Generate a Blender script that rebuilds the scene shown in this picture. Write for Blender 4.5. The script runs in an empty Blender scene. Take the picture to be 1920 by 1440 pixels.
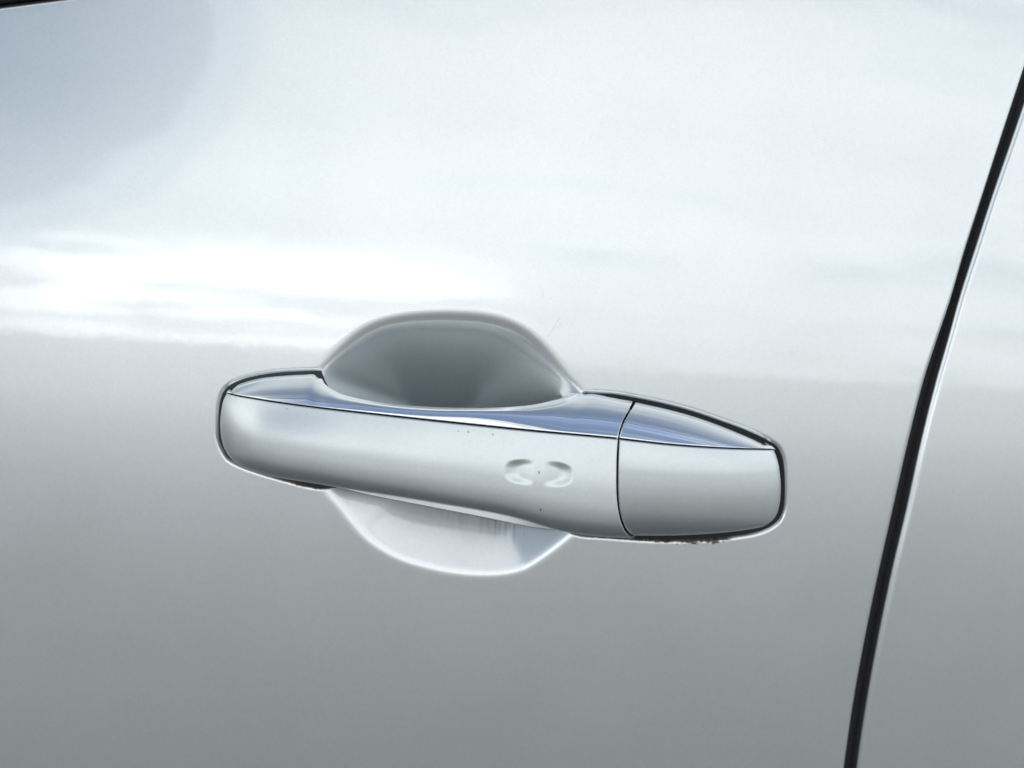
import bpy, math, random
import numpy as np
from mathutils import Vector, Matrix
R = math.radians
sc = bpy.context.scene
COL = sc.collection

# ------------------------------------------------------------------ camera
Z0 = 0.92                       # height of the handle above the ground
CAM_DIST, HFOV, YAW, PITCH, ROLL = 0.45, 46.0, 6.0, 12.0, 4.5
cam_d = bpy.data.cameras.new('camera')
cam = bpy.data.objects.new('camera', cam_d)
COL.objects.link(cam)
y_, t_, r_ = R(YAW), R(PITCH), R(ROLL)
fw = Vector((math.sin(y_) * math.cos(t_), math.cos(y_) * math.cos(t_), -math.sin(t_)))
rg = fw.cross(Vector((0, 0, 1))).normalized()
up = rg.cross(fw)
rt = math.cos(r_) * rg + math.sin(r_) * up
u2 = rt.cross(fw)
loc = Vector((0, 0, Z0)) - CAM_DIST * fw
M = Matrix((rt, u2, -fw)).transposed().to_4x4()
M.translation = loc
cam.matrix_world = M
cam_d.sensor_fit = 'HORIZONTAL'
cam_d.sensor_width = 36
cam_d.lens = 18 / math.tan(R(HFOV / 2))
cam_d.clip_start = 0.01
cam_d.clip_end = 3000
cam_d.dof.use_dof = True
cam_d.dof.focus_distance = 0.43
cam_d.dof.aperture_fstop = 9
sc.camera = cam

# ------------------------------------------------------------------ sky, sun, exposure
SUN_EL, SUN_AZ = 50.0, 20.0     # sun behind the car, over the roof (azimuth from +Y towards +X)
w = bpy.data.worlds.new('World')
sc.world = w
w.use_nodes = True
nt = w.node_tree
nt.nodes.clear()
N = lambda t: nt.nodes.new(t)
L = nt.links.new
def vmath(nt_, op, a, b=None):
    n = nt_.nodes.new('ShaderNodeMath'); n.operation = op
    for i, v in enumerate((a, b)):
        if v is None: continue
        if isinstance(v, (int, float)): n.inputs[i].default_value = v
        else: nt_.links.new(v, n.inputs[i])
    return n.outputs[0]
sky = N('ShaderNodeTexSky'); sky.sky_type = 'NISHITA'; sky.sun_disc = False
sky.sun_elevation = R(SUN_EL); sky.sun_rotation = R(SUN_AZ)
sky.air_density = 1.0; sky.dust_density = 0.6; sky.ozone_density = 0.7
tc = N('ShaderNodeTexCoord')
DIR = tc.outputs['Generated']
sep = N('ShaderNodeSeparateXYZ'); L(DIR, sep.inputs[0])
zc = vmath(nt, 'MAXIMUM', sep.outputs[2], 0.0)
den = vmath(nt, 'ADD', zc, 0.16)
cmb = N('ShaderNodeCombineXYZ')
L(vmath(nt, 'DIVIDE', sep.outputs[0], den), cmb.inputs[0]); L(vmath(nt, 'DIVIDE', sep.outputs[1], den), cmb.inputs[1])
def cloud_noise(loc_, rot, scl, scale, detail, rough_, dist):
    mp = N('ShaderNodeMapping'); mp.inputs['Location'].default_value = loc_
    mp.inputs['Rotation'].default_value = (0, 0, R(rot)); mp.inputs['Scale'].default_value = scl
    L(cmb.outputs[0], mp.inputs['Vector'])
    n = N('ShaderNodeTexNoise'); n.inputs['Scale'].default_value = scale; n.inputs['Detail'].default_value = detail
    n.inputs['Roughness'].default_value = rough_; n.inputs['Distortion'].default_value = dist
    L(mp.outputs[0], n.inputs['Vector'])
    return n.outputs['Fac']
def toward(az, el):              # cosine to a direction of the sky; azimuth from -Y (out from the car) towards +X
    v = (math.sin(R(az)) * math.cos(R(el)), -math.cos(R(az)) * math.cos(R(el)), math.sin(R(el)))
    d = N('ShaderNodeVectorMath'); d.operation = 'DOT_PRODUCT'; d.inputs[1].default_value = v
    L(DIR, d.inputs[0]); return d.outputs['Value']
def ramp(v, a, b):
    m = N('ShaderNodeMapRange'); m.interpolation_type = 'SMOOTHSTEP'
    m.inputs['From Min'].default_value = a; m.inputs['From Max'].default_value = b
    L(v, m.inputs['Value']); return m.outputs[0]
n1 = cloud_noise((3.1, 1.7, 0.4), 12, (0.5, 1.5, 1), 1.5, 8, 0.56, 0.35)
n2 = cloud_noise((7.3, 2.2, 1.4), -6, (0.7, 1.3, 1), 0.9, 5, 0.5, 0.2)
# clouds close up towards the horizon and thin out overhead and towards the rear of the car
bias = vmath(nt, 'MULTIPLY', vmath(nt, 'SUBTRACT', 1.0, vmath(nt, 'POWER', zc, 6.0)), 0.27)
bias = vmath(nt, 'ADD', bias, vmath(nt, 'MULTIPLY', sep.outputs[0], -0.13))
# one shaded grey cloud towards the front, lit along its rim
gap_d = vmath(nt, 'ADD', toward(-27, 21), vmath(nt, 'MULTIPLY', vmath(nt, 'SUBTRACT', n1, 0.5), 0.025))
cosr = lambda a: math.cos(R(a))
shade = vmath(nt, 'ADD', vmath(nt, 'ADD', vmath(nt, 'MULTIPLY', ramp(gap_d, cosr(17.2), cosr(16.3)), 0.20), vmath(nt, 'MULTIPLY', ramp(gap_d, cosr(14.9), cosr(13.8)), 0.40)), vmath(nt, 'MULTIPLY', ramp(gap_d, cosr(13.5), cosr(4)), 0.14))
cov = vmath(nt, 'ADD', vmath(nt, 'MULTIPLY', ramp(vmath(nt, 'ADD', n1, bias), 0.50, 0.70), 0.93), 0.07)     # a thin veil everywhere
# sunlit bank low over the horizon, greyer cloud elsewhere
bank = vmath(nt, 'MULTIPLY', ramp(toward(-9, 4), math.cos(R(17)), math.cos(R(5))), ramp(vmath(nt, 'ABSOLUTE', vmath(nt, 'SUBTRACT', sep.outputs[2], 0.055)), 0.075, 0.02))
lum = vmath(nt, 'ADD', vmath(nt, 'MULTIPLY', n2, 0.6), 0.55)
lum = vmath(nt, 'MULTIPLY', lum, vmath(nt, 'SUBTRACT', 1.0, vmath(nt, 'MULTIPLY', zc, 0.38)))
lum = vmath(nt, 'ADD', lum, vmath(nt, 'MULTIPLY', vmath(nt, 'MULTIPLY', bank, ramp(n1, 0.44, 0.53)), 1.3))
lum = vmath(nt, 'MULTIPLY', lum, vmath(nt, 'SUBTRACT', 1.0, shade))
cc_ = N('ShaderNodeMix'); cc_.data_type = 'RGBA'; L(shade, cc_.inputs['Factor'])
cc_.inputs['A'].default_value = (11.6, 11.9, 12.0, 1); cc_.inputs['B'].default_value = (7.4, 11.3, 16.6, 1)
cl_ = N('ShaderNodeVectorMath'); cl_.operation = 'SCALE'; L(cc_.outputs['Result'], cl_.inputs[0])
L(lum, cl_.inputs['Scale'])
mix = N('ShaderNodeMix'); mix.data_type = 'RGBA'
L(cov, mix.inputs['Factor']); L(sky.outputs[0], mix.inputs['A']); L(cl_.outputs[0], mix.inputs['B'])
bg = N('ShaderNodeBackground'); bg.inputs[1].default_value = 0.10
L(mix.outputs['Result'], bg.inputs[0])
wo = N('ShaderNodeOutputWorld'); L(bg.outputs[0], wo.inputs[0])

sd_ = bpy.data.lights.new('sun', 'SUN')
sd_.energy = 3.5; sd_.angle = R(0.5); sd_.color = (1, 0.96, 0.9)
sun = bpy.data.objects.new('sun', sd_); COL.objects.link(sun)
sdir = Vector((math.sin(R(SUN_AZ)) * math.cos(R(SUN_EL)), math.cos(R(SUN_AZ)) * math.cos(R(SUN_EL)), math.sin(R(SUN_EL))))
sun.rotation_euler = sdir.to_track_quat('Z', 'Y').to_euler()
sun.location = (0, 3, 4)

sc.view_settings.view_transform = 'Standard'
sc.view_settings.look = 'None'
sc.view_settings.gamma = 1
sc.view_settings.exposure = 0.80

# ------------------------------------------------------------------ traced outlines of the real parts
# millimetres in the door: x rearward, z above the handle axis, o standing off the door skin
CRV = {
    'crease_grip': [(-103.49, -8.06, 7), (-101.32, -7.63, 10.5), (-97.87, -7.3, 14), (-91.86, -7.1, 17.5), (-84.16, -7.3, 20), (-69.12, -7.81, 22.5), (-50.45, -8.55, 24), (-31.74, -9.33, 25), (-12.87, -10.29, 25), (6.18, -11.19, 25), (25.49, -12.04, 24.5), (37.04, -12.64, 24)],
    'crease_cap': [(37.63, -12.71, 24), (45.19, -13.33, 23.5), (55.23, -14.12, 22.7), (65.53, -14.81, 21.2), (76.14, -15.48, 19), (87.14, -16.13, 16), (96.44, -16.79, 12.5), (99.63, -17.15, 11)],
    'back_grip': [(-104.01, -8.99, 3), (-102.99, -7.91, 1), (-100.7, -5.92, 0), (-97.93, -4.59, -0.5), (-92.22, -2.86, -0.5), (-84.54, -1.51, -0.5), (-76.83, -0.65, -0.5), (-72.92, -0.41, 0), (-70.79, -1.53, 2), (-68.94, -2.52, 6), (-66.36, -3.24, 10), (-62.33, -4.16, 13.5), (-56.5, -4.77, 16.5), (-50.77, -5.24, 18), (-39.41, -5.79, 19), (-28.05, -5.84, 19.3), (-12.82, -5.35, 19), (-1.15, -4.84, 16.8), (6.91, -4.39, 13.5), (15.29, -3.42, 8.5), (21.83, -2.64, 3.8), (26.32, -2.44, 0.5), (30.51, -2.13, -0.5), (38.73, -2.8, -0.5), (46.6, -3.69, -0.5)],
    'back_cap': [(47.85, -3.93, -0.5), (59.56, -5.76, -0.5), (70.13, -7.97, -0.5), (80.85, -10.93, -0.5), (91.7, -14.42, -0.5), (98.15, -16.99, 0), (100.85, -18.29, 2), (101.65, -18.69, 5)],
    'left_grip': [(-103.49, -8.06, 7), (-104.68, -10.8, 7.2), (-105.34, -15.28, 7.3), (-105.44, -20.15, 7.3), (-104.95, -24.1, 7), (-103.91, -27.64, 6.7), (-102.13, -30.6, 6.3), (-99.8, -32.62, 6)],
    'bottom_grip': [(-99.8, -32.62, 6), (-95.87, -34.16, 6.3), (-90.01, -35.39, 6.8), (-80.28, -36.5, 7.5), (-68.58, -37.16, 9), (-49.11, -38.92, 10.5), (-29.57, -40.86, 11.5), (-9.84, -43.16, 11.5), (2.18, -45.05, 11), (10.37, -47.0, 10), (20.85, -49.82, 8), (29.26, -51.28, 6.5), (39.59, -51.99, 6), (49.44, -52.03, 6)],
    'gap_l': [(37.04, -12.64, 24), (36.88, -17.78, 24), (37.06, -23.75, 23.5), (37.71, -32.0, 22), (38.81, -37.79, 19), (40.52, -42.82, 15), (43.0, -47.12, 11), (45.82, -50.06, 8), (49.44, -52.03, 6)],
    'gap_r': [(37.63, -12.71, 24), (37.56, -17.75, 24), (37.74, -23.72, 23.5), (38.49, -31.97, 22), (39.6, -37.76, 19), (41.42, -42.78, 15), (43.91, -47.08, 11), (46.84, -50.01, 8), (50.46, -51.99, 6)],
    'bottom_cap': [(50.46, -51.99, 6), (62.2, -51.74, 6), (72.53, -51.25, 6), (82.89, -50.44, 6), (93.26, -49.12, 6), (98.42, -48.07, 6), (101.25, -46.23, 6.5)],
    'right_cap': [(99.63, -17.15, 11), (101.66, -21.89, 9), (103.04, -27.24, 8), (103.84, -32.44, 7.5), (104.11, -38.66, 7), (103.41, -42.98, 6.6), (101.25, -46.23, 6.5)],
    'split_l': [(37.04, -12.64, 24), (37.58, -10.47, 22.2), (39.51, -7.24, 17.6), (42.79, -4.88, 9.5), (46.58, -3.49, -0.5)],
    'split_r': [(37.63, -12.71, 24), (38.26, -10.43, 22.2), (40.39, -7.19, 17.6), (43.89, -4.83, 9.5), (47.83, -3.73, -0.5)],
    'lip': [(-68.72, -39.85, 5), (-58.83, -40.83, 7), (-49.0, -42.11, 8), (-29.27, -44.88, 8.5), (-9.34, -47.86, 8.5), (2.79, -50.0, 8), (11.02, -51.5, 7), (19.45, -53.04, 5), (26.95, -54.43, 3)],
    'bowl': [(-71.82, 0.94, 0), (-67.79, 5.9, 0), (-62.83, 11.5, 0), (-57.26, 16.54, 0), (-50.65, 20.27, 0), (-42.01, 22.87, 0), (-32.3, 24.36, 0), (-22.51, 25.08, 0), (-12.63, 25.01, 0), (-3.61, 23.6, 0), (4.6, 20.16, 0), (11.38, 15.01, 0), (17.47, 8.59, 0), (22.31, 3.26, 0), (26.9, -1.11, 0), (31.4, -14.43, 0), (33.42, -34.81, 0), (32.37, -52.51, 0), (27.53, -56.48, 0), (21.76, -61.76, 0), (15.96, -66.62, 0), (10.1, -70.66, 0), (3.08, -72.85, 0), (-7.06, -73.8, 0), (-17.26, -73.39, 0), (-27.48, -71.74, 0), (-37.71, -68.97, 0), (-45.95, -64.99, 0), (-52.17, -60.54, 0), (-57.43, -55.04, 0), (-62.7, -48.76, 0), (-67.91, -42.94, 0), (-71.19, -36.04, 0), (-73.13, -20.11, 0), (-73.12, -4.26, 0)],
    'seam_l': [(215.25, 229.8, 0), (201.58, 180.8, 0), (194.44, 150.38, 0), (188.4, 126.39, 0), (182.35, 102.54, 0), (176.47, 77.99, 0), (172.1, 59.49, 0), (168.44, 40.92, 0), (164.38, 24.26, 0), (160.9, 8.55, 0), (157.32, -15.67, 0), (154.49, -40.2, 0), (151.65, -66.22, 0), (149.35, -92.71, 0), (147.83, -119.76, 0), (147.41, -149.8, 0), (147.98, -178.34, 0), (150.36, -212.79, 0)],
    'seam_r': [(222.53, 230.62, 0), (208.15, 181.44, 0), (199.68, 150.85, 0), (192.97, 126.77, 0), (186.59, 102.86, 0), (180.61, 80.29, 0), (176.23, 61.78, 0), (171.92, 43.17, 0), (168.52, 24.48, 0), (165.59, 8.79, 0), (162.14, -15.46, 0), (159.55, -40.01, 0), (156.52, -66.07, 0), (154.25, -92.59, 0), (152.77, -119.68, 0), (152.29, -149.76, 0), (153.03, -178.33, 0), (155.49, -212.83, 0)],
    'belt': [(-199.45, 119.34, 0), (-188.58, 121.51, 0), (-177.7, 124.05, 0), (-163.17, 127.46, 0)],
    'socket_left': [(-71.0, 0.2, 0), (-76.8, -0.37, 0), (-84.51, -1.23, 0), (-92.17, -2.68, 0), (-98.83, -4.75, 0), (-103.53, -7.39, 0), (-105.41, -9.94, 0), (-106.25, -13.14, 0), (-106.58, -17.11, 0), (-106.45, -23.03, 0), (-106.01, -26.98, 0), (-104.63, -30.28, 0), (-102.52, -33.26, 0), (-99.35, -34.98, 0), (-92.64, -37.21, 0), (-80.81, -40.09, 0), (-72.89, -41.68, 0), (-68.54, -42.16, 0), (-61.87, -41.6, 0), (-61.7, -29.48, 0), (-63.73, -12.61, 0), (-67.58, -6.1, 0), (-69.05, -3.82, 0), (-70.13, -1.71, 0)],
    'socket_right': [(28.01, -2.26, 0), (31.26, -2.28, 0), (38.61, -2.29, 0), (46.87, -3.16, 0), (59.38, -5.04, 0), (69.95, -7.25, 0), (80.65, -10.2, 0), (91.47, -13.48, 0), (100.27, -16.99, 0), (104.13, -19.41, 0), (106.42, -23.16, 0), (107.91, -29.37, 0), (108.78, -37.74, 0), (108.73, -43.45, 0), (107.39, -47.11, 0), (104.26, -49.99, 0), (99.55, -52.08, 0), (91.19, -53.89, 0), (82.82, -55.27, 0), (72.32, -56.11, 0), (61.84, -56.53, 0), (49.29, -56.41, 0), (38.86, -56.0, 0), (29.52, -55.56, 0), (19.99, -52.01, 0), (15.94, -25.4, 0), (18.85, -10.02, 0), (24.1, -4.28, 0)],
    'dimple': [(-3.04, -24.99, 26), (20.94, -25.74, 26), (9.01, -25.36, 26), (8.68, -20.95, 26), (9.33, -29.78, 26)],
    'chips': [(-80.59, -8.5, 24), (-73.54, -9.59, 24), (-21.24, -12.08, 25), (-17.64, -12.45, 25), (-16.52, -12.2, 25), (-8.36, -12.72, 25), (-7.4, -12.86, 25), (8.99, -25.17, 26), (10.59, -38.71, 24), (7.26, -34.07, 25), (6.82, -36.03, 25), (10.52, -36.64, 25)],
    'speck': [(191.2, 52.09, 0), (171.48, 23.6, 0), (13.3, 38.44, 0), (8.47, 36.16, 0), (16.22, 25.81, 0), (12.15, 18.23, 0)],
    'drips': [(-14.47, -51.24, -12), (-7.69, -53.46, -12), (-2.45, -54.06, -12), (0.31, -54.79, -12), (3.25, -55.08, -12), (6.02, -55.8, -12), (13.47, -57.39, -12)],
}

def curve(name, n=None, sel=None):
    """smooth polyline (x, z, o) in metres through the control points, evenly resampled"""
    p = np.array(CRV[name] if sel is None else [CRV[name][i] for i in sel], float) / 1000
    q = np.vstack([2 * p[0] - p[1], p, 2 * p[-1] - p[-2]])
    out = []
    for i in range(1, len(q) - 2):
        p0, p1, p2, p3 = q[i - 1:i + 3]
        # centripetal Catmull-Rom
        ts = [0.0]
        for a, b in ((p0, p1), (p1, p2), (p2, p3)):
            ts.append(ts[-1] + max(np.linalg.norm(b[:2] - a[:2]), 1e-5) ** 0.5)
        t = np.linspace(ts[1], ts[2], 12, endpoint=False)[:, None]
        A1 = (ts[1] - t) / (ts[1] - ts[0]) * p0 + (t - ts[0]) / (ts[1] - ts[0]) * p1
        A2 = (ts[2] - t) / (ts[2] - ts[1]) * p1 + (t - ts[1]) / (ts[2] - ts[1]) * p2
        A3 = (ts[3] - t) / (ts[3] - ts[2]) * p2 + (t - ts[2]) / (ts[3] - ts[2]) * p3
        B1 = (ts[2] - t) / (ts[2] - ts[0]) * A1 + (t - ts[0]) / (ts[2] - ts[0]) * A2
        B2 = (ts[3] - t) / (ts[3] - ts[1]) * A2 + (t - ts[1]) / (ts[3] - ts[1]) * A3
        out.append((ts[2] - t) / (ts[2] - ts[1]) * B1 + (t - ts[1]) / (ts[2] - ts[1]) * B2)
    out = np.vstack(out + [p[-1:]])
    return out if n is None else at_len(out, np.linspace(0, 1, n))
def at_len(P, s):
    d = np.r_[0, np.cumsum(np.linalg.norm(np.diff(P[:, :2], axis=0), axis=1))]
    d /= d[-1]
    return np.stack([np.interp(s, d, P[:, k]) for k in range(P.shape[1])], -1)

# ------------------------------------------------------------------ door skin
A0, RZ, RX = 5.3, 2.3, 5.0
def F(x, z):                     # z above the handle axis; the door leans in at the top and bulges
    return math.tan(R(A0)) * z + z * z / (2 * RZ) + x * x / (2 * RX)
def world(x, z, o):
    return np.stack([x, F(x, z) - o, z + Z0], -1)

def sdf(px, pz, poly):
    """signed distance to a closed polygon, positive inside"""
    x, z = px.ravel(), pz.ravel()
    best = np.full(x.shape, 1e9); ins = np.zeros(x.shape, bool)
    Q = np.roll(poly, -1, 0)
    for (ax, az), (bx, bz) in zip(poly, Q):
        dx, dz = bx - ax, bz - az
        l2 = dx * dx + dz * dz
        if l2 < 1e-14: continue
        t = np.clip(((x - ax) * dx + (z - az) * dz) / l2, 0, 1)
        best = np.minimum(best, (x - ax - t * dx) ** 2 + (z - az - t * dz) ** 2)
        c = (az > z) != (bz > z)
        if dz != 0:
            ins ^= c & (x < ax + (z - az) * dx / dz)
    return (np.where(ins, 1, -1) * np.sqrt(best)).reshape(px.shape)
def blur(a, s):
    k = int(3 * s) + 1
    g = np.exp(-0.5 * (np.arange(-k, k + 1) / s) ** 2); g /= g.sum()
    for ax in (0, 1):
        a = np.apply_along_axis(lambda v: np.convolve(np.pad(v, k, mode='edge'), g, 'valid'), ax, a)
    return a
def sstep(a, b, x):
    t = np.clip((x - a) / (b - a), 0, 1); return t * t * (3 - 2 * t)

def mesh_obj(name, V, faces, mat, parent=None, normals=None, attrs=None):
    me = bpy.data.meshes.new(name)
    faces = np.asarray(faces, np.int32); n, k = faces.shape
    me.vertices.add(len(V)); me.vertices.foreach_set('co', np.asarray(V, np.float32).ravel())
    me.loops.add(n * k); me.loops.foreach_set('vertex_index', faces.ravel())
    me.polygons.add(n)
    me.polygons.foreach_set('loop_start', np.arange(0, n * k, k, dtype=np.int32))
    me.update(calc_edges=True)
    me.polygons.foreach_set('use_smooth', np.ones(n, bool))
    for an, av in (attrs or {}).items():
        a = me.attributes.new(an, 'FLOAT', 'POINT'); a.data.foreach_set('value', np.asarray(av, np.float32).ravel())
    me.validate()
    if normals is not None:
        me.normals_split_custom_set_from_vertices(np.asarray(normals, np.float32))
    me.materials.append(mat)
    o = bpy.data.objects.new(name, me); COL.objects.link(o); o.parent = parent
    return o
def grid_normals(P):
    du = np.gradient(P, axis=0); dv = np.gradient(P, axis=1)
    n = np.cross(du, dv); l = np.linalg.norm(n, axis=-1, keepdims=True)
    n = n / np.maximum(l, 1e-12)
    return n
def grid_faces(n, m):
    i = np.arange(n * m).reshape(n, m)
    return np.stack([i[:-1, :-1], i[1:, :-1], i[1:, 1:], i[:-1, 1:]], -1).reshape(-1, 4)
def grid_obj(name, P, mat, parent, mask=None, attrs=None, custom=True):
    """P[n, m, 3] as one mesh (faces chosen by mask[n-1, m-1]); first axis rearward, second axis upward"""
    n, m = P.shape[:2]
    fs = grid_faces(n, m)
    if mask is not None: fs = fs[mask.ravel()]
    used = np.unique(fs); rm = np.full(n * m, -1, np.int64); rm[used] = np.arange(len(used))
    nr = grid_normals(P).reshape(-1, 3)[used] if custom else None
    at = {k: v.ravel()[used] for k, v in (attrs or {}).items()}
    return mesh_obj(name, P.reshape(-1, 3)[used], rm[fs], mat, parent, nr, at)

# ------------------------------------------------------------------ materials
def new_mat(name):
    m = bpy.data.materials.new(name); m.use_nodes = True
    b = m.node_tree.nodes['Principled BSDF']
    return m, m.node_tree, b
def node(nt_, typ, **kw):
    n = nt_.nodes.new(typ)
    for k, v in kw.items():
        if k in n.inputs: n.inputs[k].default_value = v
        else: setattr(n, k, v)
    return n
def obj_coord(nt_):
    return node(nt_, 'ShaderNodeTexCoord').outputs['Object']

def paint_material(name, col, rough, dirt=True, coat=1.0, coat_rough=0.035):
    m, t, b = new_mat(name)
    co = obj_coord(t)
    vor = node(t, 'ShaderNodeTexVoronoi', Scale=2600.0); t.links.new(co, vor.inputs['Vector'])
    cl = node(t, 'ShaderNodeTexNoise', Scale=420.0, Detail=3.0); t.links.new(co, cl.inputs['Vector'])
    sp = node(t, 'ShaderNodeSeparateColor'); t.links.new(vor.outputs['Color'], sp.inputs[0])
    fl = vmath(t, 'ADD', vmath(t, 'MULTIPLY', sp.outputs[0], 0.07), vmath(t, 'MULTIPLY', cl.outputs['Fac'], 0.06))
    fl = vmath(t, 'ADD', fl, 0.92)
    sc_ = node(t, 'ShaderNodeVectorMath', operation='SCALE'); sc_.inputs[0].default_value = col
    t.links.new(fl, sc_.inputs['Scale'])
    b.inputs['Metallic'].default_value = 1.0
    mo = node(t, 'ShaderNodeTexNoise', Scale=22.0, Detail=4.0); t.links.new(co, mo.inputs['Vector'])      # uneven polish
    t.links.new(vmath(t, 'ADD', vmath(t, 'MULTIPLY', mo.outputs['Fac'], 0.10), rough - 0.05), b.inputs['Roughness'])
    b.inputs['Coat Weight'].default_value = coat
    b.inputs['Coat Roughness'].default_value = coat_rough
    b.inputs['Coat IOR'].default_value = 2.1
    # orange peel in the lacquer
    op = node(t, 'ShaderNodeTexNoise', Scale=160.0, Detail=2.0); t.links.new(co, op.inputs['Vector'])
    bp = node(t, 'ShaderNodeBump', Strength=0.012, Distance=0.001); t.links.new(op.outputs['Fac'], bp.inputs['Height'])
    t.links.new(bp.outputs[0], b.inputs['Coat Normal'])
    if not dirt:
        t.links.new(sc_.outputs[0], b.inputs['Base Color'])
        return m
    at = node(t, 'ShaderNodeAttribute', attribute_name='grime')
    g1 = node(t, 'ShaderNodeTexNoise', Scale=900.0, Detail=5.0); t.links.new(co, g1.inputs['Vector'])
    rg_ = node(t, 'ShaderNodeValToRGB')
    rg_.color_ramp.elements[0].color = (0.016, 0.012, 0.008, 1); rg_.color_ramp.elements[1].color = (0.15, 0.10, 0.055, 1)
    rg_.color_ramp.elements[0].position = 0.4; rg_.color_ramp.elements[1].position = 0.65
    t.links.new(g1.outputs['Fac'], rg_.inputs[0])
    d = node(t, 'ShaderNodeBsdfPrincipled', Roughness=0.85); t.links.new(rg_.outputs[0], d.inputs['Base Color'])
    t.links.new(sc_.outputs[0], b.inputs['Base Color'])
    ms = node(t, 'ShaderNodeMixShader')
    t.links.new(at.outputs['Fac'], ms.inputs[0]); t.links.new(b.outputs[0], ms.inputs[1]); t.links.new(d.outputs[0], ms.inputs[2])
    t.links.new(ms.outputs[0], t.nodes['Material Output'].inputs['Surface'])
    return m
SILVER = paint_material('silver_paint', (0.562, 0.595, 0.607), 0.33)
GRIP_SILVER = paint_material('handle_silver_paint', (0.60, 0.642, 0.652), 0.41, coat=0.35, coat_rough=0.16)

def simple(name, col, rough, metal=0.0, scale=60.0, var=0.15, bump=0.0):
    m, t, b = new_mat(name)
    co = obj_coord(t)
    n = node(t, 'ShaderNodeTexNoise', Scale=scale, Detail=5.0); t.links.new(co, n.inputs['Vector'])
    f = vmath(t, 'ADD', vmath(t, 'MULTIPLY', n.outputs['Fac'], 2 * var), 1 - var)
    s = node(t, 'ShaderNodeVectorMath', operation='SCALE'); s.inputs[0].default_value = col
    t.links.new(f, s.inputs['Scale']); t.links.new(s.outputs[0], b.inputs['Base Color'])
    b.inputs['Roughness'].default_value = rough; b.inputs['Metallic'].default_value = metal
    if bump:
        bp = node(t, 'ShaderNodeBump', Strength=bump, Distance=0.002); t.links.new(n.outputs['Fac'], bp.inputs['Height'])
        t.links.new(bp.outputs[0], b.inputs['Normal'])
    return m
CHROME = simple('chrome', (0.85, 0.88, 0.89), 0.075, 1.0, 90.0, 0.02)
RUBBER = simple('black_rubber', (0.006, 0.006, 0.008), 0.7, 0.0, 300.0, 0.2)
SOFT_SHADE_RUBBER = simple('soft_shade_rubber', (0.035, 0.036, 0.036), 0.75, 0.0, 300.0, 0.25)  # paler copy for the left gasket: softer gap shade put into the colour
DARK = simple('dark_gap', (0.006, 0.006, 0.007), 0.8)
ASPHALT = simple('asphalt', (0.135, 0.138, 0.139), 0.9, 0.0, 60.0, 0.35, 0.4)
GLASS, _t, _b = new_mat('window_glass')
_b.inputs['Base Color'].default_value = (0.02, 0.025, 0.03, 1); _b.inputs['Roughness'].default_value = 0.02

def thing(name, label, cat, loc=(0, 0, 0), group=None):
    o = bpy.data.objects.new(name, None); COL.objects.link(o); o.location = loc
    o['label'] = label; o['category'] = cat
    if group: o['group'] = group
    return o
def part_empty(name, parent):
    o = bpy.data.objects.new(name, None); COL.objects.link(o); o.parent = parent
    return o

# ------------------------------------------------------------------ ground
_t = ASPHALT.node_tree; _b = _t.nodes['Principled BSDF']
_sp = node(_t, 'ShaderNodeSeparateXYZ'); _t.links.new(obj_coord(_t), _sp.inputs[0])
_mr = node(_t, 'ShaderNodeMapRange'); _mr.inputs['From Min'].default_value = -14.0; _mr.inputs['From Max'].default_value = -5.0
_t.links.new(_sp.outputs[1], _mr.inputs['Value'])
_mx = node(_t, 'ShaderNodeMix', data_type='RGBA'); _t.links.new(_mr.outputs[0], _mx.inputs['Factor'])
_mx.inputs['A'].default_value = (0.35, 0.36, 0.355, 1)          # hazy brightness of far ground put into its colour, softening the reflected horizon
_t.links.new(_b.inputs['Base Color'].links[0].from_socket, _mx.inputs['B']); _t.links.new(_mx.outputs['Result'], _b.inputs['Base Color'])
g = 600.0
ground = mesh_obj('ground', [(-g, -g, 0), (g, -g, 0), (g, g, 0), (-g, g, 0)], [(0, 1, 2, 3)], ASPHALT)
ground['kind'] = 'structure'; ground['label'] = 'flat grey asphalt ground around the car'

# ------------------------------------------------------------------ car
car = thing('parked_car', 'silver car with a chrome-topped pull handle on its door', 'car')

bowl_poly = curve('bowl')[:, :2]
def cut(c, lo, hi):
    return c[(c[:, 0] >= lo) & (c[:, 0] <= hi)]
cg, bg_, lf, bt = curve('crease_grip'), curve('back_grip'), curve('left_grip'), curve('bottom_grip')
cc, bc, rc, bcap = curve('crease_cap'), curve('back_cap'), curve('right_cap'), curve('bottom_cap')
left_base = curve('socket_left')[:-1, :2]      # openings of the door skin round the two feet of the handle
right_base = curve('socket_right')[:-1, :2]

seamL, seamR = curve('seam_l'), curve('seam_r')
def sx(S, z):
    o = np.argsort(S[:, 1]); zz, xx = S[o, 1], S[o, 0]
    x = np.interp(z, zz, xx)
    x = np.where(z < zz[0], xx[0] + (zz[0] - z) * 0.03, x)
    return np.where(z > zz[-1], xx[-1] + (z - zz[-1]) * 0.28, x)
def belt(x):                      # lower edge of the window, rising rearwards
    return np.where(x < -0.19, 0.1212 + (x + 0.19) * 0.215 + np.minimum(x + 0.19, 0) ** 2 * -0.05, 0.1212 + (x + 0.19) * 0.215)

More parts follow.
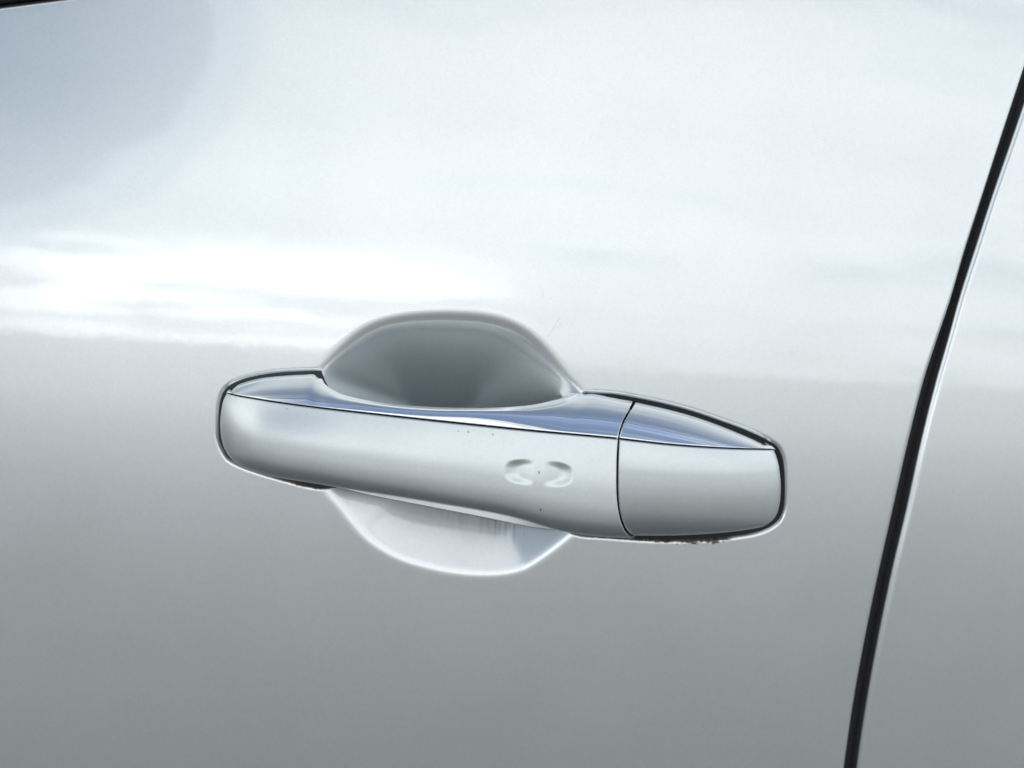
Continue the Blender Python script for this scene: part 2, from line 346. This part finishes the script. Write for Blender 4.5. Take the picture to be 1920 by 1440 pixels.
def geo(a, b, first, growth):     # graded spacing from a towards b
    v, st = [a], first
    sgn = 1 if b > a else -1
    while abs(v[-1] - b) > st * 1.5:
        v.append(v[-1] + sgn * st); st = min(st * growth, 0.03)
    v.append(b)
    return np.array(v)
STEP = 0.0004
XA, XB, ZA, ZB = -0.122, 0.118, -0.086, 0.036
ZBOT = -0.42
xf = np.arange(XA, XB, STEP); zf = np.arange(ZA, ZB, STEP)
roll_r = 0.0022
def roll(n=7, depth=0.016):       # rolled sheet edge: (outward offset, inward offset)
    th = np.linspace(0, math.pi / 2, n)
    a = list(zip(-roll_r + roll_r * np.sin(th), roll_r * (1 - np.cos(th))))
    return a + [(0.0, roll_r + depth * 0.3), (0.0, roll_r + depth)]
RO = roll()
def build_front_door():
    left = geo(XA, -0.85, STEP * 1.3, 1.16)[1:][::-1]
    cols = [('x', v) for v in np.r_[left, xf]]
    nb = 34
    cols += [('s', k / nb) for k in range(0, nb)] + [('e', a, b) for a, b in RO]
    rows = [('z', v) for v in np.r_[geo(ZA, ZBOT, STEP * 1.3, 1.16)[1:][::-1], zf]]
    nt_ = 36
    rows += [('s', k / nt_) for k in range(0, nt_)] + [('e', a, b) for a, b in RO]
    n, m = len(cols), len(rows)
    X = np.zeros((n, m)); Z = np.zeros((n, m)); Y = np.zeros((n, m))
    for _ in range(6):
        gx = sx(seamL, Z)
        for i, c in enumerate(cols):
            if c[0] == 'x': X[i] = c[1]
            elif c[0] == 's': X[i] = XB + (gx[i] - roll_r - XB) * c[1]
            else: X[i] = gx[i] + c[1]
        bz = belt(X)
        for j, r in enumerate(rows):
            if r[0] == 'z': Z[:, j] = r[1]
            elif r[0] == 's': Z[:, j] = ZB + (np.maximum(bz[:, j], ZB + 0.004) - roll_r - ZB) * r[1]
            else: Z[:, j] = np.maximum(bz[:, j], ZB + 0.004) + r[1]
    for i, c in enumerate(cols):
        if c[0] == 'e': Y[i] += c[2]
    for j, r in enumerate(rows):
        if r[0] == 'e': Y[:, j] = np.maximum(Y[:, j], r[2])
    # pressed recess and the sockets of the handle
    i0, i1 = len(left), len(left) + len(xf)
    j0 = len(rows) - len(RO) - nt_ - len(zf); j1 = j0 + len(zf)
    fx, fz = X[i0:i1, j0:j1], Z[i0:i1, j0:j1]
    sb = sdf(fx, fz, bowl_poly)
    Dp = 0.021
    bowl = Dp * np.tanh(np.maximum(sb - 0.0008, 0) * BOWL_SLOPE(fx, fz) / Dp)
    bowl = blur(bowl, 3.2)
    dep = bowl
    for base in (left_base, right_base):
        so = -sdf(fx, fz, base)
        rr = 0.0020
        q = np.maximum((rr - so) / rr, 0)
        gr = np.where(q < 0.75, rr * (1 - np.sqrt(1 - np.minimum(q, 0.75) ** 2)), np.minimum(0.3386 * rr + (q - 0.75) * rr * 1.134, 0.0055))
        dep = np.maximum(dep, gr)
    Y[i0:i1, j0:j1] += dep
    grime = np.zeros((n, m)); grime[i0:i1, j0:j1] = door_grime(fx, fz, sb)
    P = world(X, Z, 0 * X); P[..., 1] += Y
    fmask = np.zeros((n - 1, m - 1), bool)
    fmask[i0:i1 - 1, j0:j1 - 1] = ((sb[:-1, :-1] + sb[1:, 1:]) / 2) > 0.0
    at = {'grime': grime}
    door = grid_obj('front_door', P, SILVER, car, ~fmask, at)
    rec = grid_obj('handle_recess', P, SILVER, door, fmask, at)
    return door
def BOWL_SLOPE(x, z):
    return 0.46 + 0.01 * sstep(-0.05, 0.0, z)
rng = np.random.default_rng(4)
def vnoise(x, z, sx_, sz_, seed):
    """cheap value noise"""
    r = np.random.default_rng(seed).random((256, 256))
    u, v = x / sx_ + 1000.3, z / sz_ + 1000.7
    iu, iv = np.floor(u).astype(int), np.floor(v).astype(int)
    fu, fv = u - iu, v - iv
    fu = fu * fu * (3 - 2 * fu); fv = fv * fv * (3 - 2 * fv)
    gR = lambda a, b: r[a % 256, b % 256]
    return (gR(iu, iv) * (1 - fu) + gR(iu + 1, iv) * fu) * (1 - fv) + (gR(iu, iv + 1) * (1 - fu) + gR(iu + 1, iv + 1) * fu) * fv
def door_grime(x, z, sb):
    gme = np.zeros_like(x)
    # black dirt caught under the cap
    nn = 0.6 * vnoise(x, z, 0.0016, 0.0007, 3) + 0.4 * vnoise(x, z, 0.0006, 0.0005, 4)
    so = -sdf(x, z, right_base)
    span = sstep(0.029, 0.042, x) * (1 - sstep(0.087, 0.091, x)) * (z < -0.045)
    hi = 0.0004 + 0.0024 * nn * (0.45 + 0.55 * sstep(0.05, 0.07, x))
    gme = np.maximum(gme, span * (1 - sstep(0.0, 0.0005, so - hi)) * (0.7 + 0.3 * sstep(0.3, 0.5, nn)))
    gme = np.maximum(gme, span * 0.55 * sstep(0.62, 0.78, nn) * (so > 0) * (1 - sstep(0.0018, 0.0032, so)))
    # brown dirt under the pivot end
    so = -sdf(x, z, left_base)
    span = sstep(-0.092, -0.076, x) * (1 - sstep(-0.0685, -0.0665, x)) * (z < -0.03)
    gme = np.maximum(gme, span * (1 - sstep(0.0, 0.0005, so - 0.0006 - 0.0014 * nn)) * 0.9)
    # rain streaks running down the recess
    st = vnoise(x, z, 0.00055, 0.02, 7) ** 2 * vnoise(x, z, 0.0035, 0.05, 9)
    top = np.interp(x, curve('lip')[:, 0], curve('lip')[:, 1])
    ln = 0.006 + 0.012 * vnoise(x, 0 * z, 0.0012, 1, 11)
    m = np.exp(-((x - 0.001) / 0.0065) ** 2) + 0.25 * np.exp(-((x + 0.016) / 0.009) ** 2)
    gme = np.maximum(gme, (sb > 0) * np.clip(st * 1.7 * m, 0, 0.5) * (1 - sstep(0.2, 1.0, (top - z - 0.001) / ln)) * (z < -0.04))
    # hairline scratches in the lacquer above the recess
    for (ax, az, bx, bz, k) in ((.0162, .0258, .0121, .0182, .16), (.0085, .0362, .0098, .0318, .10), (.0150, .0215, .0170, .0240, .08)):
        t = np.clip(((x - ax) * (bx - ax) + (z - az) * (bz - az)) / ((bx - ax) ** 2 + (bz - az) ** 2), 0, 1)
        gme = np.maximum(gme, k * (1 - sstep(0.0001, 0.00035, np.hypot(x - ax - t * (bx - ax), z - az - t * (bz - az)))))
    return np.clip(gme, 0, 0.95)
front_door = build_front_door()

def build_rear_door():
    nb = 90
    cols = [('e', a, b) for a, b in RO[::-1]] + [('s', (k / nb) ** 1.6) for k in range(1, nb + 1)]
    zs = np.r_[np.linspace(ZBOT, 0.10, 120)]
    nt_ = 30
    rows = [('z', v) for v in zs] + [('s', k / nt_) for k in range(1, nt_)] + [('e', a, b) for a, b in RO]
    n, m = len(cols), len(rows)
    X = np.zeros((n, m)); Z = np.zeros((n, m)); Y = np.zeros((n, m))
    for _ in range(6):
        gx = sx(seamR, Z)
        for i, c in enumerate(cols):
            X[i] = gx[i] - c[1] if c[0] == 'e' else gx[i] + roll_r + (1.1 - gx[i]) * c[1]
        bz = np.maximum(belt(X), 0.12)
        for j, r in enumerate(rows):
            if r[0] == 'z': Z[:, j] = r[1]
            elif r[0] == 's': Z[:, j] = 0.10 + (bz[:, j] - roll_r - 0.10) * r[1]
            else: Z[:, j] = bz[:, j] + r[1]
    for i, c in enumerate(cols):
        if c[0] == 'e': Y[i] += c[2]
    for j, r in enumerate(rows):
        if r[0] == 'e': Y[:, j] = np.maximum(Y[:, j], r[2])
    P = world(X, Z, 0 * X); P[..., 1] += Y
    return grid_obj('rear_door', P, SILVER, car, attrs={'grime': np.zeros((n, m))})
rear_door = build_rear_door()

# black weatherstrip at the bottom of the gap between the doors
zz = np.linspace(ZBOT, 0.197, 80)
pr = []
for k in range(9):
    a = k / 8
    x = sx(seamL, zz) * (1 - a) + sx(seamR, zz) * a + (a - 0.5) * 0.012
    pr.append(np.stack([x, F(x, zz) + 0.0085 - 0.003 * math.sin(math.pi * a), zz + Z0], -1))
grid_obj('door_seal', np.array(pr), RUBBER, car)

# rubber moulding along the window and the glass above it
xs_ = np.linspace(-0.85, 1.1, 240)
pr = []
for dz, do in ((0.0004, -0.008), (0.0006, -0.001), (0.002, 0.0018), (0.006, 0.0028), (0.011, 0.0026), (0.0145, 0.0008), (0.0155, -0.006)):
    z = belt(xs_) + dz
    pr.append(np.stack([xs_, F(xs_, z) - do, z + Z0], -1))
grid_obj('window_moulding', np.array(pr).transpose(1, 0, 2), RUBBER, car)
pr = []
for k in range(12):
    z = belt(xs_) + 0.014 + (0.44 - belt(xs_)) * k / 11
    pr.append(np.stack([xs_, F(xs_, belt(xs_)) + 0.006 + (z - belt(xs_)) * 0.42, z + Z0], -1))
grid_obj('window_glass', np.array(pr).transpose(1, 0, 2), GLASS, car)
# roof and the sill below, to close the body
yt = float(F(0, 0.12)) + 0.15
prof = [(yt - 0.01, 0.455), (yt, 0.475), (yt + 0.04, 0.50), (yt + 0.2, 0.545), (yt + 0.7, 0.57), (yt + 1.2, 0.545), (yt + 1.36, 0.5), (yt + 1.4, 0.45), (yt + 1.6, 0.1), (yt + 1.62, -0.45)]
xr = np.linspace(-0.85, 1.1, 14)
pr = np.array([[(x, a + 0.012 * x * x, b + Z0) for a, b in prof] for x in xr])
grid_obj('roof', pr, SILVER, car, attrs={'grime': np.zeros(pr.shape[:2])})
prof = [(F(0, ZBOT) + 0.05, -0.66), (F(0, ZBOT) - 0.002, -0.64), (F(0, ZBOT) - 0.008, -0.58), (F(0, ZBOT) + 0.006, -0.43), (F(0, ZBOT) + 0.02, -0.40)]
pr = np.array([[(x, a + x * x / 10, b + Z0) for a, b in prof] for x in xr])
grid_obj('door_sill', pr, SILVER, car, attrs={'grime': np.zeros(pr.shape[:2])})
yb = 0.09
mesh_obj('inner_panel', [(-0.85, yb + 0.03, Z0 - 0.6), (1.1, yb + 0.03, Z0 - 0.6), (1.1, yb + 0.03, Z0 + 0.12), (-0.85, yb + 0.03, Z0 + 0.12)], [(0, 1, 2, 3)], DARK, car)

# ------------------------------------------------------------------ handle
handle = part_empty('door_handle', car)
handle.location = (0, 0, 0)
def coons(b, t, l, r):
    """b, t: [n, k]; l, r: [m, k] (bottom to top)"""
    n, m = len(b), len(l)
    s = np.linspace(0, 1, n)[:, None, None]; v = np.linspace(0, 1, m)[None, :, None]
    return (1 - v) * b[:, None] + v * t[:, None] + (1 - s) * l[None] + s * r[None] \
        - ((1 - s) * (1 - v) * b[0] + s * (1 - v) * b[-1] + (1 - s) * v * t[0] + s * v * t[-1])
def edge_dist(X, Z):
    """distance of grid points to the four borders of the patch, by arc length along the grid lines"""
    du = np.sqrt(np.diff(X, axis=0) ** 2 + np.diff(Z, axis=0) ** 2)
    dv = np.sqrt(np.diff(X, axis=1) ** 2 + np.diff(Z, axis=1) ** 2)
    a = np.vstack([np.zeros((1, X.shape[1])), np.cumsum(du, 0)])
    c = np.hstack([np.zeros((X.shape[0], 1)), np.cumsum(dv, 1)])
    return a, a[-1:] - a, c, c[:, -1:] - c           # left, right, bottom, top
def rnd(d, r):
    q = np.clip(1 - d / r, 0, 1); return r * (1 - np.sqrt(np.maximum(1 - q * q, 0)))
def close_patch(X, Z, O, back):
    """adds a flange all round: back(x, z, o) gives where each border point goes"""
    ring = lambda A: np.pad(A, 1, mode='edge')
    X2, Z2, O2 = ring(X), ring(Z), ring(O)
    m = np.zeros(X2.shape, bool); m[0] = m[-1] = True; m[:, 0] = m[:, -1] = True
    bx, bz, bo = back(X2[m], Z2[m], O2[m])
    X2[m], Z2[m], O2[m] = bx, bz, bo
    return X2, Z2, O2
def patch_obj(name, X, Z, O, mat, parent, back, attrs=None):
    n, m = X.shape
    P = world(X, Z, O)
    nr = grid_normals(P)
    X2, Z2, O2 = close_patch(X, Z, O, back)
    P2 = world(X2, Z2, O2)
    N2 = np.pad(nr, ((1, 1), (1, 1), (0, 0)), mode='edge')
    fs = grid_faces(n + 2, m + 2)
    at = {k: np.pad(v, 1, mode='edge') for k, v in (attrs or {}).items()}
    return mesh_obj(name, P2.reshape(-1, 3), fs, mat, parent, None, {k: v.ravel() for k, v in at.items()})
def straight(x, z, o):
    zt = np.where(x < 0.0374, np.interp(x, cg[:, 0], cg[:, 1]), np.interp(x, cc[:, 0], cc[:, 1]))
    top = (z > zt - 0.0008) & (x > -0.1025) & (x < 0.099)
    mid = (x > -0.064) & (x < 0.020) & ~top
    return x, np.where(top, z - 0.004, z), np.where(top, o - 0.0025, np.where(mid, o - 0.004, -0.005))
def ends(n, p=0.35):              # parameters crowded towards both ends
    u = np.linspace(0, 1, n)
    return (1 - p) * u + p * (0.5 - 0.5 * np.cos(math.pi * u))

def face_profile(t, ts, a=3.0, b=2.1):
    u = np.clip(t / ts, 0, 1)
    return (1 - (1 - u) ** a) ** (1 / b)
def front_patch(b, t, l, r, n, m, crown, edge_l, edge_r, TSTAR, pa=3.0, pb=2.1):
    s = ends(n, 0.8); v = ends(m, 0.5)
    B, T, Lc, Rc = at_len(b, s), at_len(t, s), at_len(l, v), at_len(r, v)
    # blend with the true parameters, not equal steps
    S, V = s[:, None, None], v[None, :, None]
    G = (1 - V) * B[:, None] + V * T[:, None] + (1 - S) * Lc[None] + S * Rc[None] \
        - ((1 - S) * (1 - V) * B[0] + S * (1 - V) * B[-1] + (1 - S) * V * T[0] + S * V * T[-1])
    X, Z = G[..., 0], G[..., 1]
    oB, oD = B[:, 2][:, None], T[:, 2][:, None]
    tt = np.broadcast_to(v[None, :], X.shape)
    fade = np.clip((oD - 0.006) / 0.012, 0, 1)
    cr_ = crown * fade
    om = oD + cr_
    O = oB + (om - oB) * face_profile(tt, TSTAR, pa, pb) - np.where(tt > TSTAR, cr_ * ((tt - TSTAR) / (1 - TSTAR)) ** 2, 0)
    a, c, d, e = edge_dist(X, Z)
    O = O - rnd(a, edge_l) - rnd(c, edge_r) - rnd(e, 0.0005)
    return X, Z, O

# grip: painted front of the pull
X, Z, O = front_patch(bt, cg, lf[::-1], curve('gap_l')[::-1], 620, 170, 0.0025, 0.0012, 0.0005, 0.55)
def dimples(X, Z):
    cx_, cz_ = 0.0090, -0.02536
    ax, az = 0.0124, 0.0047
    dx, dz = (X - cx_), (Z - cz_) + 0.03 * (X - cx_)
    # two scooped finger marks facing each other, deep at the outer ends and running out towards the middle
    r = ((np.abs(dx) / ax) ** 3 + (np.abs(dz) / az) ** 3) ** (1 / 3)
    taper = np.clip((np.abs(dx) - 0.0015) / 0.0095, 0, 1)
    return 0.0016 * (1 - sstep(0.56, 1.03, r)) * taper ** 1.25
O = O - dimples(X, Z)
gm = np.zeros_like(X)
def spot(x, z, rx, rz, k=1.0):
    return k * (1 - sstep(0.6, 1.1, np.sqrt(((X - x) / rx) ** 2 + ((Z - z) / rz) ** 2)))
for (x, z, rx, rz, k) in ((-80.6, -8.9, .35, .25, .5), (-73.5, -9.9, .25, .25, .4), (-20.5, -12.3, .3, .3, .55), (-16.9, -12.4, .28, .55, .6), (-8.2, -12.9, .35, .5, .55),
                          (9.0, -25.2, .22, .75, .8), (10.6, -38.7, .35, .5, .95), (7.8, -29.0, .2, .2, .4), (-55, -22, .2, .2, .35), (28, -20, .18, .18, .3)):
    gm = np.maximum(gm, spot(x / 1000, z / 1000, rx / 1000, rz / 1000, k))
patch_obj('grip', X, Z, O, GRIP_SILVER, handle, straight, {'grime': gm})

# lock cover: painted rear cap
X, Z, O = front_patch(bcap, cc, curve('gap_r')[::-1], rc[::-1], 300, 170, 0.0016, 0.0006, 0.0022, 0.74, 2.6, 1.95)
gm = np.zeros_like(X)
patch_obj('lock_cover', X, Z, O, GRIP_SILVER, handle, straight, {'grime': gm})

# chrome strips along the top
def chrome_patch(name, low, high, l, r, n, m):
    s = ends(n, 0.6); v = np.linspace(0, 1, m) ** 1.25
    B, T, Lc, Rc = at_len(low, s), at_len(high, s), at_len(l, v), at_len(r, v)
    B = B.copy(); 
    S, V = s[:, None, None], v[None, :, None]
    G = (1 - V) * B[:, None] + V * T[:, None] + (1 - S) * Lc[None] + S * Rc[None] \
        - ((1 - S) * (1 - V) * B[0] + S * (1 - V) * B[-1] + (1 - S) * V * T[0] + S * V * T[-1])
    X, Z = G[..., 0], G[..., 1]
    oD, oE = B[:, 2][:, None], T[:, 2][:, None]
    tt = np.broadcast_to(v[None, :], X.shape)
    a_ = 0.36
    O = oD - (oD - oE) * (a_ * tt + (1 - a_) * tt ** 2.5)
    a, c, d, e = edge_dist(X, Z)
    O = O - rnd(d, 0.0006) * 0.8 - rnd(e, 0.0003) - rnd(c, 0.0004) - rnd(a, 0.0004)
    Z = Z + 0.00042 * (1 - tt)                   # hairline joint above the paint
    def back(x, z, o):
        k = np.clip((o - 0.003) / 0.008, 0, 1) * (z > np.interp(x, low[:, 0], low[:, 1]) + 0.0011)
        return x, z - 0.006 * k, (o - 0.0015) * k + (1 - k) * np.where(z > np.interp(x, low[:, 0], low[:, 1]) + 0.0009, -0.005, o - 0.004)
    return patch_obj(name, X, Z, O, CHROME, handle, back)
chrome_patch('chrome_strip', cg, bg_, np.array([cg[0], bg_[0]]), curve('split_l'), 520, 60)
chrome_patch('chrome_strip', cc, bc, curve('split_r'), np.array([cc[-1], bc[-1]]), 240, 60)

# inner half of the pull, showing as a pale lip under the grip
lip = curve('lip')
xs_ = np.linspace(-0.0687, 0.0268, 160)
zl = np.interp(xs_, lip[:, 0], lip[:, 1]); ol = np.interp(xs_, lip[:, 0], lip[:, 2])
zb = np.interp(xs_, bt[:, 0], bt[:, 1]); ze = np.interp(xs_, bg_[:, 0], bg_[:, 1]); oe = np.interp(xs_, bg_[:, 0], bg_[:, 2])
zl = zl - .0006 * sstep(-.068, -.05, xs_) * (1 - sstep(.01, .026, xs_))
sec = [(ze - .0035, oe - .0014), (ze - .0065, oe - .006), ((ze + zl) / 2, oe - .012), (zl + .006, ol - .0055), (zl + .0014, ol - .0035),
       (zl + .0003, ol - .0022), (zl, ol - .0007), (zl + .0001, ol - .0002), (zl + .0004, ol), (zl + .0007, ol - .0001), ((zl + zb) / 2, ol - .0004), (zb + .0006, ol - .001), (zb + .003, ol - .003)]
pr = np.array([np.stack([xs_, F(xs_, z) - o, z + Z0], -1) for z, o in sec]).transpose(1, 0, 2)
grid_obj('grip_backing', pr, GRIP_SILVER, handle, attrs={'grime': np.zeros(pr.shape[:2])}, custom=False)

# black gaskets where the handle enters the door
def gasket(base, mat):
    p = base; P_ = at_len(np.c_[np.vstack([p, p[:1]]), np.zeros(len(p) + 1)], np.linspace(0, 1, 300))[:, :2]
    d = np.gradient(P_, axis=0); nrm = np.stack([-d[:, 1], d[:, 0]], -1); nrm /= np.linalg.norm(nrm, axis=1, keepdims=True) + 1e-9
    ar = 0.5 * np.sum(p[:, 0] * np.roll(p[:, 1], -1) - np.roll(p[:, 0], -1) * p[:, 1])
    if ar > 0: nrm = -nrm                       # outward
    pr = []
    for off, o in ((-0.0045, -0.0050), (-0.0036, -0.0026), (-0.0014, -0.0012), (0.0005, -0.00068)):
        q = P_ + nrm * off
        pr.append(world(q[:, 0], q[:, 1], np.full(len(q), o)))
    grid_obj('gasket', np.array(pr).transpose(1, 0, 2), mat, handle, custom=False)
gasket(right_base, RUBBER); gasket(left_base, SOFT_SHADE_RUBBER)
